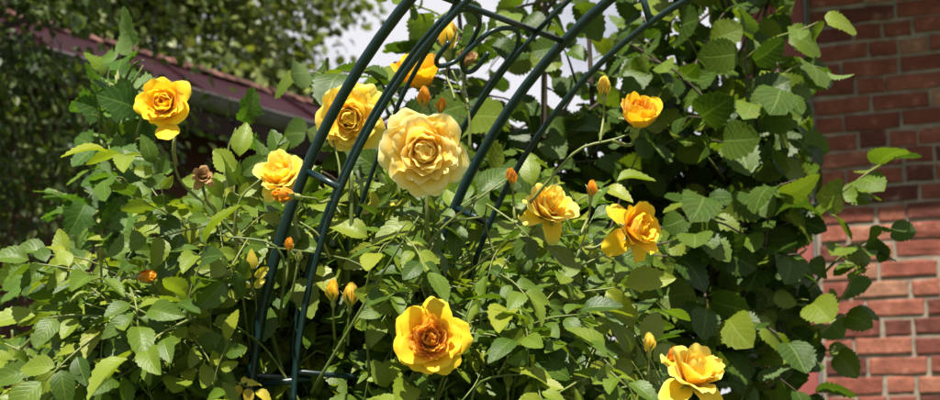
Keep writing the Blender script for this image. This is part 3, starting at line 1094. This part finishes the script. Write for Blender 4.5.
cnt = 0
while cnt < 300:
    x, y = rng.uniform(10, 640), rng.uniform(130, 440)
    if not in_rose(x, y, rng):
        continue
    if x > 545 and y < 360 and rng.random() < 0.55:
        continue
    if x < 120 and rng.random() < 0.35:
        continue
    d = rng.uniform(1.84, 2.12) if rng.random() < 0.5 else rng.uniform(2.05, 2.55)
    if 235 < x < 365 and y > 200 and d < 2.1:
        d = rng.uniform(2.12, 2.5)
    tip = P(x, y, d)
    bx = x + (380 - x) * 0.35 + rng.normal() * 40
    by = y + rng.uniform(70, 190)
    base = P(bx, by, d + rng.uniform(0.02, 0.22))
    mid = base.lerp(tip, 0.5) + Vector((rng.normal() * 0.03, rng.normal() * 0.03, 0.03))
    sp_ = spline([base, mid, tip], 10)
    if any(d_ < bd + 0.02 and (x_ - bx_) ** 2 + (y_ - by_) ** 2 < (br_ + 2) ** 2 for x_, y_, d_ in map(proj, sp_) for bx_, by_, br_, bd in BLOOMS):
        continue
    rose_shoot(sp_, 0.0022, spacing=0.04, start=0.12, size=rng.uniform(0.82, 1.2), name='side_shoot', mat=M_SHOOT if rng.random() < 0.5 else M_CANE)
    cnt += 1

# shoots one can follow in the photograph
for ctrl, st, en, sp in (
        ([(520, 215, 1.98), (545, 185, 1.96), (578, 150, 1.95), (612, 140, 1.95), (632, 133, 1.95)], 0.05, 0.75, 0.035),
        ([(185, 300, 2.0), (150, 330, 1.95), (110, 300, 1.92), (75, 262, 1.92)], 0.2, 1.0, 0.04),
        ([(215, 400, 2.0), (175, 350, 1.96), (148, 322, 1.94), (125, 315, 1.93)], 0.2, 1.0, 0.04),
        ([(220, 395, 1.95), (160, 372, 1.92), (110, 350, 1.9), (78, 345, 1.9)], 0.2, 1.0, 0.045),
        ([(250, 250, 2.0), (205, 205, 1.97), (180, 180, 1.96), (172, 150, 1.95)], 0.1, 0.85, 0.04),
        ([(250, 290, 2.0), (235, 240, 1.96), (240, 200, 1.95), (262, 178, 1.95)], 0.1, 1.0, 0.04),
        ([(330, 260, 2.02), (318, 235, 2.0), (300, 222, 2.0)], 0.2, 1.0, 0.04),
        ([(410, 290, 2.02), (432, 240, 2.0), (470, 205, 1.98), (505, 180, 1.98)], 0.1, 1.0, 0.04),
        ([(600, 430, 1.95), (610, 395, 1.93), (632, 385, 1.92)], 0.2, 1.0, 0.04),
        ([(640, 430, 1.95), (622, 395, 1.93), (606, 372, 1.92)], 0.3, 1.0, 0.045),
        ([(560, 330, 2.05), (590, 300, 2.03), (625, 310, 2.02)], 0.3, 1.0, 0.05),
        ([(400, 200, 2.05), (395, 150, 2.06), (392, 110, 2.08)], 0.2, 1.0, 0.05),
        ([(470, 150, 2.1), (468, 110, 2.1), (452, 70, 2.1)], 0.2, 0.8, 0.05),
        ([(330, 220, 2.1), (340, 175, 2.1), (330, 130, 2.12)], 0.2, 0.8, 0.045)):
    rose_shoot(spline([P(*c) for c in ctrl], 14), 0.0024, sp, st, name='side_shoot', mat=M_SHOOT, end=en, old=0.0)

# leaves do not grow in front of the open blooms, and the hoops stay readable
BARS = [(410, 0, 345, 95, 14), (345, 95, 310, 165, 14), (310, 165, 275, 262, 12), (275, 262, 262, 310, 9), (470, 0, 395, 95, 14), (395, 95, 350, 170, 12), (350, 170, 330, 215, 11), (318, 250, 305, 290, 10), (300, 320, 292, 395, 10),
        (610, 0, 500, 120, 16), (500, 120, 475, 165, 13), (680, 0, 585, 80, 12), (585, 80, 525, 155, 11), (500, 192, 470, 265, 10), (455, 205, 487, 218, 9), (310, 172, 340, 187, 9), (470, 60, 530, 30, 22), (365, 190, 350, 240, 9), (345, 280, 338, 350, 9), (243, 378, 353, 387, 10), (293, 350, 312, 384, 9), (312, 384, 337, 350, 9)]


def blocks(p, m=0.0):
    x, y, d = proj(p)
    for bx, by, br, bd in BLOOMS:
        if d < bd + 0.03 and (x - bx) ** 2 + (y - by) ** 2 < (br + m) ** 2:
            return True
    if d < 2.3:
        for k_, (x0, y0, x1, y1, w) in enumerate(BARS):
            if d > (2.06 if k_ < 9 or k_ > 14 else 2.28):
                continue
            t = max(0, min(1, ((x - x0) * (x1 - x0) + (y - y0) * (y1 - y0)) / ((x1 - x0) ** 2 + (y1 - y0) ** 2)))
            if (x - x0 - t * (x1 - x0)) ** 2 + (y - y0 - t * (y1 - y0)) ** 2 < (w + m * 0.3) ** 2:
                return True
    return False


def leaf_clear(job):
    for si, Q in RLV[job[0]][1]:
        W = job[1] @ Q
        for yy in (0.1, 0.5, 0.95):
            if blocks(W @ Vector((0, yy, 0)), 11 if yy == 0.5 else 4):
                return False
    return True


leaf_jobs = [j for j in leaf_jobs if leaf_clear(j)]
# single leaves that stand out in the photograph: base, direction across the picture, size
for x, y, d, dx, dy, sc, old in ((165, 205, 1.90, -0.25, 1, 1.15, False), (110, 318, 1.89, -1, 0.05, 1.1, False), (112, 358, 1.88, -1, -0.15, 1.15, False), (95, 275, 1.90, -1, 0.25, 1.0, False),
                                 (228, 238, 1.90, -0.6, 0.7, 1.1, False), (285, 335, 1.88, 0.9, 0.2, 1.05, False), (478, 372, 1.85, 0.8, -0.3, 1.15, False), (640, 412, 1.88, -0.5, 0.8, 1.1, False),
                                 (520, 330, 1.90, 0.9, 0.3, 1.0, False), (380, 395, 1.86, 0.3, 0.6, 1.0, False), (478, 180, 1.93, 0.7, -0.5, 0.9, False), (300, 262, 1.92, -0.9, 0.5, 0.9, False),
                                 (252, 300, 1.93, 0.05, 1, 0.5, True), (228, 378, 1.92, 0.9, -0.4, 0.5, True)):
    dv = CAM_R * dx + CAM_U * dy - CAM_F * 0.25
    for _ in range(8):
        job = (int(rng.integers(len(RLV))), frame(P(x, y, d), dv, Vector((0, 0, 0.75)) - CAM_F * 0.8 + rvec() * 0.3, sc), old)
        if old or leaf_clear(job):
            leaf_jobs.append(job)
            break
        sc *= 0.9
# split the leaves: the 300 that show largest are parts with their leaflets, the rest one mass
quads, own = [], []
for i, (vi, M, old) in enumerate(leaf_jobs):
    for si, Q in RLV[vi][1]:
        quads.append(blade_quad(M @ Q, 0.3)); own.append(i)
cntv = rank_visible(quads, own, len(leaf_jobs))
order = np.argsort(-cntv)
keep = set(int(i) for i in order[:300] if cntv[i] > 0)
rest, rest_r = [], []
for i, (vi, M, old) in enumerate(leaf_jobs):
    me, parts = RLV[vi]
    if i in keep:
        lo = obj('leaf', me, rose, M)
        for si, Q in parts:
            obj('leaflet', (OLDLEAF[si % 2] if old else LEAFLET[si])[0], lo, M @ Q)
    else:
        rest += [(si, M @ Q) for si, Q in parts]
v, f, uv, rn = join_leaves(rest, LEAFLET)
world_part('foliage', v, f, M_ROSELEAF, rose, True, kind='stuff', uv=uv, attrs={'rnd': ('FLOAT', rn)})
print('rose leaves', len(leaf_jobs), 'parts', len(keep))


# ------------------------------------------------------------------ rose blooms
def petal_vf(r, L, W, th0, th1, cup, base_r=0.0, base_z=0.0, ruffle=0.0, curl=0.0, k=1.3, nu=9, nv=9, notch=0.0):
    v, f, uv = [], [], []
    ph, fr = r.uniform(0, 6.28), r.uniform(2.5, 4.5)
    for i in range(nu):
        u = -1 + 2 * i / (nu - 1)
        Lu = L * (1 - 0.08 * u * u - 0.20 * u ** 4 - notch * math.exp(-(u / 0.25) ** 2) + ruffle * 0.25 * math.sin(fr * 1.7 * u + ph))
        rr, zz = base_r, base_z
        for j in range(nv):
            t = j / (nv - 1)
            th = th0 + (th1 - th0) * t ** k
            if t > 0.7:
                th += curl * ((t - 0.7) / 0.3) ** 2
            if j:
                rr += math.sin(th) * Lu / (nv - 1)
                zz += math.cos(th) * Lu / (nv - 1)
            if t < 0.6:
                w = 0.30 + 0.70 * math.sin(t / 0.6 * PI / 2)
            else:
                w = math.sqrt(max(0.0, 1 - ((t - 0.6) / 0.4) ** 2 * 0.40))
            w *= W / 2
            c = cup * (1 + 0.5 * t)
            phi = u * w / c
            lat, inn = c * math.sin(phi), c * (1 - math.cos(phi))
            disp = inn + ruffle * L * (t ** 2.2) * 0.55 * math.sin(fr * u * 1.6 + ph + 2 * t) + r.normal() * 0.0018 * L
            v.append((rr - math.cos(th) * disp, lat, zz + math.sin(th) * disp))
            uv.append((u, t))
    for i in range(nu - 1):
        for j in range(nv - 1):
            f.append((i * nv + j, (i + 1) * nv + j, (i + 1) * nv + j + 1, i * nv + j + 1))
    return np.array(v), f, np.array(uv)


def add_petal(parent, M, R, r, ring, az, tilt, pal, **kw):
    v, f, uv = petal_vf(r, **kw)
    ca, sa = math.cos(az), math.sin(az)
    ct, s_t = math.cos(tilt), math.sin(tilt)
    v = np.c_[v[:, 0] * ct - v[:, 2] * s_t, v[:, 1], v[:, 0] * s_t + v[:, 2] * ct]
    v = np.c_[v[:, 0] * ca - v[:, 1] * sa, v[:, 0] * sa + v[:, 1] * ca, v[:, 2]] * R
    outer, edge, heart = (np.array(c) for c in pal)
    q = np.clip(r.normal(ring, 0.12), 0, 1)
    t = uv[:, 1][:, None]
    body = heart * (1 - q) + outer * q
    base = body * np.array([0.99, 0.90, 0.55])
    c = base * (1 - t) + body * t
    ew = np.clip((np.maximum(t, np.abs(uv[:, :1]) * 0.9) - 0.72) / 0.28, 0, 1) * (0.35 + 0.65 * q)
    c = c * (1 - ew) + edge * ew
    c = np.clip(c * r.uniform(0.93, 1.05), 0, 0.95)
    me = mesh('petal', v, f, M_PETAL, True, attrs={'pigment': ('FLOAT_COLOR', np.c_[c, np.ones(len(c))])})
    return obj('petal', me, parent, M)


def calyx_vf(R):
    prof = [(0.02, -0.62), (0.05, -0.60), (0.10, -0.55), (0.17, -0.42), (0.19, -0.28), (0.16, -0.16), (0.20, -0.06), (0.10, 0.02), (0.01, 0.04)]
    n = 10
    v = [(math.cos(2 * PI * k / n) * a * R, math.sin(2 * PI * k / n) * a * R, b * R) for a, b in prof for k in range(n)]
    f = [(i * n + k, i * n + (k + 1) % n, (i + 1) * n + (k + 1) % n, (i + 1) * n + k) for i in range(len(prof) - 1) for k in range(n)]
    return v, f


def sepals(parent, M, R, r, open_a, length=0.75, n=5):
    for k in range(n):
        v, f, uv = petal_vf(r, length * r.uniform(0.8, 1.1), 0.36, 0.45, open_a + r.normal() * 0.15, 0.2, base_r=0.12, base_z=-0.10, curl=r.normal() * 0.5, nu=5, nv=7)
        # pointed: pull the width in towards the tip
        v[:, 1] *= np.clip(1.15 - uv[:, 1] ** 1.2, 0.05, 1)
        az = 2 * PI * k / n + r.normal() * 0.15
        ca, sa = math.cos(az), math.sin(az)
        v = np.c_[v[:, 0] * ca - v[:, 1] * sa, v[:, 0] * sa + v[:, 1] * ca, v[:, 2]] * R
        obj('sepal', mesh('sepal', v, f, M_SEPAL), parent, M)


def orient(px_, py_, d, face, roll=0.0):
    """face = (right, up, towards the viewer) of the flower's axis"""
    ax = (CAM_R * face[0] + CAM_U * face[1] - CAM_F * face[2]).normalized()
    up = CAM_U if abs(ax.dot(CAM_U)) < 0.95 else CAM_R
    x = up.cross(ax).normalized()
    y = ax.cross(x)
    m = Matrix((x, y, ax)).transposed().to_4x4()
    return Matrix.Translation(P(px_, py_, d)) @ m @ Matrix.Rotation(roll, 4, 'Z')


def stem_to(M, R, end, name='flower_stem', r1=0.0021, mid=None):
    p0 = M @ Vector((0, 0, -0.6 * R))
    ax = (M.to_3x3() @ Vector((0, 0, -1))).normalized()
    e = Vector(end)
    L = (e - p0).length
    v, f = tube_vf(spline([p0 - ax * 0.004, p0 + ax * min(0.035, L * 0.3), p0.lerp(e, 0.6) + Vector((0, 0, -0.005)), e], 12), [r1 * (0.9 + 0.4 * i / 11) for i in range(12)], 7)
    world_part(name, v, f, M_SHOOT, rose)


PALE = ((0.95, 0.69, 0.06), (0.95, 0.84, 0.44), (0.95, 0.62, 0.012))
GOLD = ((0.95, 0.62, 0.008), (0.95, 0.66, 0.03), (0.95, 0.47, 0.06))
DEEP = ((0.95, 0.62, 0.008), (0.95, 0.66, 0.03), (0.95, 0.66, 0.06))
BUTTER = ((0.95, 0.68, 0.035), (0.95, 0.81, 0.20), (0.95, 0.62, 0.015))
ORANGE = ((0.88, 0.38, 0.015), (0.90, 0.48, 0.04), (0.82, 0.28, 0.01))
GREENBUD = ((0.20, 0.26, 0.05), (0.30, 0.32, 0.07), (0.35, 0.30, 0.06))
FADED = ((0.52, 0.32, 0.13), (0.40, 0.24, 0.11), (0.45, 0.22, 0.08))


def bloom(name, label, x, y, d, diam, face, kind, pal, seed, stem_end, roll=0.0):
    r = np.random.default_rng(seed)
    R = diam / 2
    M = orient(x, y, d, face, roll)
    b = obj(name, mesh(name, *calyx_vf(R), M_SEPAL), rose, M)
    b['label'] = label
    rings = {
        # (count, length, width, th0, th1, cup, base_r, ring, ruffle, curl, jitter)
        'rosette': [(5, 1.12, 1.25, 1.0, 1.70, 1.0, 0.10, 1.0, 0.09, 0.4, .2), (6, 1.05, 1.12, 0.9, 1.32, 0.75, 0.10, 0.9, 0.07, 0.3, .16), (7, 0.98, 0.95, 0.78, 1.0, 0.55, 0.10, 0.75, 0.09, 0.15, .14),
                    (7, 0.95, 0.85, 0.66, 0.66, 0.45, 0.09, 0.6, 0.06, 0.0, .2), (7, 0.94, 0.80, 0.56, 0.32, 0.38, 0.08, 0.45, 0.06, -0.1, .2), (6, 0.92, 0.74, 0.46, -0.1, 0.3, 0.07, 0.35, 0.06, -0.2, .2), (5, 0.89, 0.66, 0.36, -0.55, 0.25, 0.05, 0.3, 0.07, -0.3, .25), (4, 0.84, 0.52, 0.26, -0.85, 0.2, 0.03, 0.3, 0.07, -0.3, .3)],
        'quartered': [(6, 1.14, 1.20, 0.95, 1.58, 1.0, 0.10, 1.0, 0.07, 0.4, .2), (5, 1.04, 1.12, 0.88, 1.15, 0.65, 0.10, 0.97, 0.06, 0.1, .15), (8, 0.82, 0.72, 0.95, 0.62, 0.36, 0.10, 0.5, 0.05, -0.1, .12), (8, 0.79, 0.60, 0.88, 0.44, 0.26, 0.10, 0.15, 0.06, -0.05, .2),
                      (8, 0.77, 0.54, 0.76, 0.26, 0.22, 0.09, 0.05, 0.07, 0.0, .25), (7, 0.75, 0.48, 0.6, 0.05, 0.18, 0.07, 0.0, 0.07, 0.1, .25), (5, 0.75, 0.44, 0.44, -0.3, 0.16, 0.05, 0.1, 0.07, 0.1, .3), (3, 0.72, 0.38, 0.3, -0.6, 0.15, 0.02, 0.3, 0.06, 0.1, .3)],
        'cup': [(5, 1.10, 1.20, 1.0, 1.35, 0.75, 0.10, 0.95, 0.10, 0.25, .12), (5, 1.08, 1.15, 0.9, 0.75, 0.55, 0.10, 0.85, 0.08, 0.0, .12), (5, 1.02, 1.0, 0.78, 0.40, 0.45, 0.10, 0.7, 0.08, 0.0, .14), (5, 0.95, 0.85, 0.62, 0.0, 0.35, 0.08, 0.6, 0.09, -0.1, .2), (4, 0.88, 0.65, 0.42, -0.3, 0.26, 0.05, 1.0, 0.10, -0.2, .25)],
        'globe': [(5, 1.30, 1.25, 1.05, 0.10, 0.60, 0.08, 0.95, 0.05, 0.35, .08), (5, 1.30, 1.15, 0.95, -0.10, 0.50, 0.08, 0.85, 0.05, 0.1, .1), (5, 1.22, 1.0, 0.75, -0.15, 0.42, 0.06, 0.6, 0.06, 0.0, .12), (5, 1.10, 0.8, 0.5, -0.1, 0.3, 0.04, 0.4, 0.08, 0.0, .2)],
        'blown': [(4, 1.25, 1.0, 1.35, 2.1, 0.9, 0.10, 1.0, 0.12, 0.3, .3), (5, 1.25, 1.1, 0.85, 0.8, 0.65, 0.10, 0.95, 0.07, 0.4, .2), (5, 1.22, 1.05, 0.68, 0.40, 0.55, 0.09, 0.8, 0.07, 0.3, .2), (5, 1.15, 0.9, 0.5, 0.1, 0.42, 0.07, 0.65, 0.07, 0.1, .2), (4, 1.05, 0.7, 0.3, -0.15, 0.3, 0.04, 0.5, 0.08, 0, .2)],
    }[kind]
    for cnt_, L, W, t0, t1, cup, br, ring, ruf, curl, jit in rings:
        a0 = r.uniform(0, 6.28)
        for k in range(cnt_):
            add_petal(b, M, R, r, ring, a0 + 2 * PI * k / cnt_ + r.normal() * jit * 0.6, r.normal() * jit * 0.35, pal,
                      L=L * (r.uniform(0.86, 1.12) if ring >= 0.9 else r.uniform(0.92, 1.06)), W=W * r.uniform(0.9, 1.1), th0=t0, th1=t1 + r.normal() * jit * 0.6, cup=cup * r.uniform(0.85, 1.2), base_r=br,
                      ruffle=ruf, curl=curl + r.normal() * 0.2, notch=r.uniform(0, 0.06))
    sepals(b, M, R, r, 1.9)
    if stem_end is not None:
        stem_to(M, R, P(*stem_end))
    return b, M, R, r


def bud(label, x, y, d, length, face, pal, seed, stem_end, openness=0.0, sep=0.55, stage='furled'):
    r = np.random.default_rng(seed)
    R = length / 1.2
    M = orient(x, y, d, face, r.uniform(0, 6))
    b = obj('rose_bud', mesh('rose_bud', *calyx_vf(R * 0.85), M_SEPAL), rose, M)
    b['label'] = label
    for cnt_, L, W, t0, t1, cup, br in ((3, 1.15, 1.15, 0.62 + openness, -0.42 + openness, 0.30, 0.06), (3, 1.22, 1.0, 0.50 + openness * .5, -0.38, 0.24, 0.05), (3, 1.25, 0.8, 0.36, -0.26, 0.18, 0.03)):
        a0 = r.uniform(0, 6.28)
        for k in range(cnt_):
            add_petal(b, M, R, r, 0.6, a0 + 2 * PI * k / cnt_ + r.normal() * 0.1, r.normal() * 0.04, pal, L=L * r.uniform(0.94, 1.04), W=W, th0=t0, th1=t1, cup=cup, base_r=br, base_z=-0.06, ruffle=0.03, curl=0.25 * openness, k=0.9, nu=7, nv=8)
    sepals(b, M, R, r, sep, 1.0)
    if stem_end is not None:
        stem_to(M, R, P(*stem_end), r1=0.0016)
    return b


bloom('rose_bloom', 'large pale yellow ruffled bloom between the hoops', 425, 150, 1.90, 0.093, (0.0, -0.08, 1), 'rosette', PALE, 11, (428, 240, 1.98))
bloom('rose_bloom', 'golden bloom with an orange quartered centre', 430, 342, 1.86, 0.082, (0.06, 0.30, 1), 'quartered', GOLD, 23, (420, 400, 2.0))
b3 = bloom('rose_bloom', 'golden cupped bloom beside the shed roof with one hanging petal', 167, 106, 1.93, 0.064, (-0.10, 0.25, 1), 'cup', DEEP, 31, (176, 165, 1.97))
bloom('rose_bloom', 'frilly pale yellow bloom crossed by the thick hoop', 350, 118, 2.13, 0.088, (0.0, -0.05, 1), 'rosette', BUTTER, 44, (350, 200, 2.12))
bloom('rose_bloom', 'yellow bloom half hidden behind the thick hoop', 285, 182, 2.09, 0.066, (-0.2, 0.6, 0.75), 'blown', BUTTER, 52, (300, 240, 2.08))
bloom('rose_bloom', 'golden half-closed bloom behind the paired rods', 423, 88, 2.12, 0.080, (-0.25, 0.85, 0.40), 'globe', DEEP, 61, (408, 140, 2.12))
bloom('rose_bloom', 'golden globe-shaped bloom in front of the hazel', 636, 126, 1.95, 0.066, (0.15, 0.80, 0.6), 'globe', GOLD, 72, (612, 140, 1.95))
bloom('rose_bloom', 'loose nodding golden bloom with hanging petals', 628, 232, 1.97, 0.068, (0.62, 0.25, 0.70), 'blown', GOLD, 83, (585, 248, 2.0))
bloom('rose_bloom', 'small yellow bloom tucked among the leaves', 544, 214, 2.0, 0.064, (0.4, 0.55, 0.7), 'blown', BUTTER, 95, (520, 245, 2.03))
bloom('rose_bloom', 'pale yellow opening bloom beside two buds', 690, 384, 1.92, 0.076, (0.25, 0.75, 0.5), 'blown', BUTTER, 103, (650, 420, 1.95))
bloom('spent_bloom', 'brown withered bloom', 203, 179, 1.96, 0.026, (0.1, 0.5, 0.7), 'blown', FADED, 111, (215, 215, 2.0))
bloom('spent_bloom', 'faded peach bloom inside the scroll', 466, 66, 2.13, 0.034, (0.1, 0.8, 0.5), 'globe', FADED, 113, (468, 110, 2.1))
# the hanging petal of the bloom beside the shed
add_petal(b3[0], orient(169, 121, 1.92, (0.0, -0.9, 0.42)), 0.032, b3[3], 1.0, 0.5 * PI, 0.0, DEEP, L=1.1, W=1.0, th0=0.5, th1=0.3, cup=0.7, ruffle=0.06)

bud('fat yellow bud above the scroll', 448, 49, 2.12, 0.040, (0.05, 1, 0.2), BUTTER, 201, (455, 100, 2.1))
bud('orange bud over the large pale bloom', 424, 106, 1.96, 0.026, (0, 1, 0.3), ORANGE, 202, (430, 140, 2.0), 0.1, 0.8)
bud('small orange bud by the large pale bloom', 440, 112, 1.99, 0.020, (0.2, 1, 0.3), ORANGE, 203, (440, 150, 2.02))
bud('pale bud with spreading sepals near the globe-shaped bloom', 604, 95, 1.96, 0.026, (0.0, 1, 0.2), BUTTER, 204, (600, 142, 1.95), 0.0, 0.35)
bud('orange bud behind a leaf below the far hoop', 512, 183, 2.02, 0.022, (-0.1, 1, 0.5), ORANGE, 205, (515, 220, 2.02))
bud('orange bud in the hazel shade', 591, 196, 2.02, 0.022, (0.1, 1, 0.2), ORANGE, 206, (580, 235, 2.0))
bud('orange bud pointing sideways from its stem', 138, 277, 1.93, 0.026, (1, 0.1, 0.3), ORANGE, 207, (110, 282, 1.93), 0.15, 0.45)
bud('green unopened bud', 101, 261, 1.93, 0.017, (0, 1, 0.1), GREENBUD, 208, (103, 300, 1.94), 0, 0.1)
bud('small orange bud beside the thick hoop', 289, 250, 1.99, 0.018, (0.1, 1, 0.3), ORANGE, 209, (285, 285, 2.0))
bud('green bud beside the thick hoop', 298, 262, 1.98, 0.015, (0.2, 1, 0.2), GREENBUD, 210, (290, 300, 2.0), 0, 0.1)
bud('golden bud inside the hoops', 333, 300, 1.97, 0.027, (0, 1, 0.2), DEEP, 211, (335, 340, 2.0), 0, 0.5)
bud('pale golden bud behind another bud inside the hoops', 350, 305, 2.0, 0.030, (0.1, 1, 0.2), BUTTER, 212, (348, 345, 2.02), 0.1)
bud('orange bud lying against the thick hoop', 293, 196, 1.93, 0.030, (-0.75, 0.1, 0.6), ORANGE, 213, (330, 200, 1.99), 0.2, 0.3)
bud('green-gold bud on an upright stem above the opening bloom', 649, 351, 1.92, 0.024, (0, 1, 0.15), BUTTER, 214, (648, 400, 1.95), 0, 0.25)
bud('orange bud pressed to the opening bloom', 672, 363, 1.95, 0.024, (0.1, 1, 0.5), ORANGE, 215, (662, 405, 1.96), 0.1)
bud('green bud on a long stalk under the leaves', 508, 386, 1.93, 0.018, (0, 1, 0.1), GREENBUD, 216, (504, 420, 1.95), 0, 0.1)
bud('small red bud deep in the leaves', 180, 376, 1.98, 0.018, (0.3, 0.8, 0.5), ((0.5, 0.06, 0.03), (0.5, 0.1, 0.05), (0.4, 0.05, 0.02)), 217, (190, 400, 2.0))
print('objects', len(bpy.data.objects))
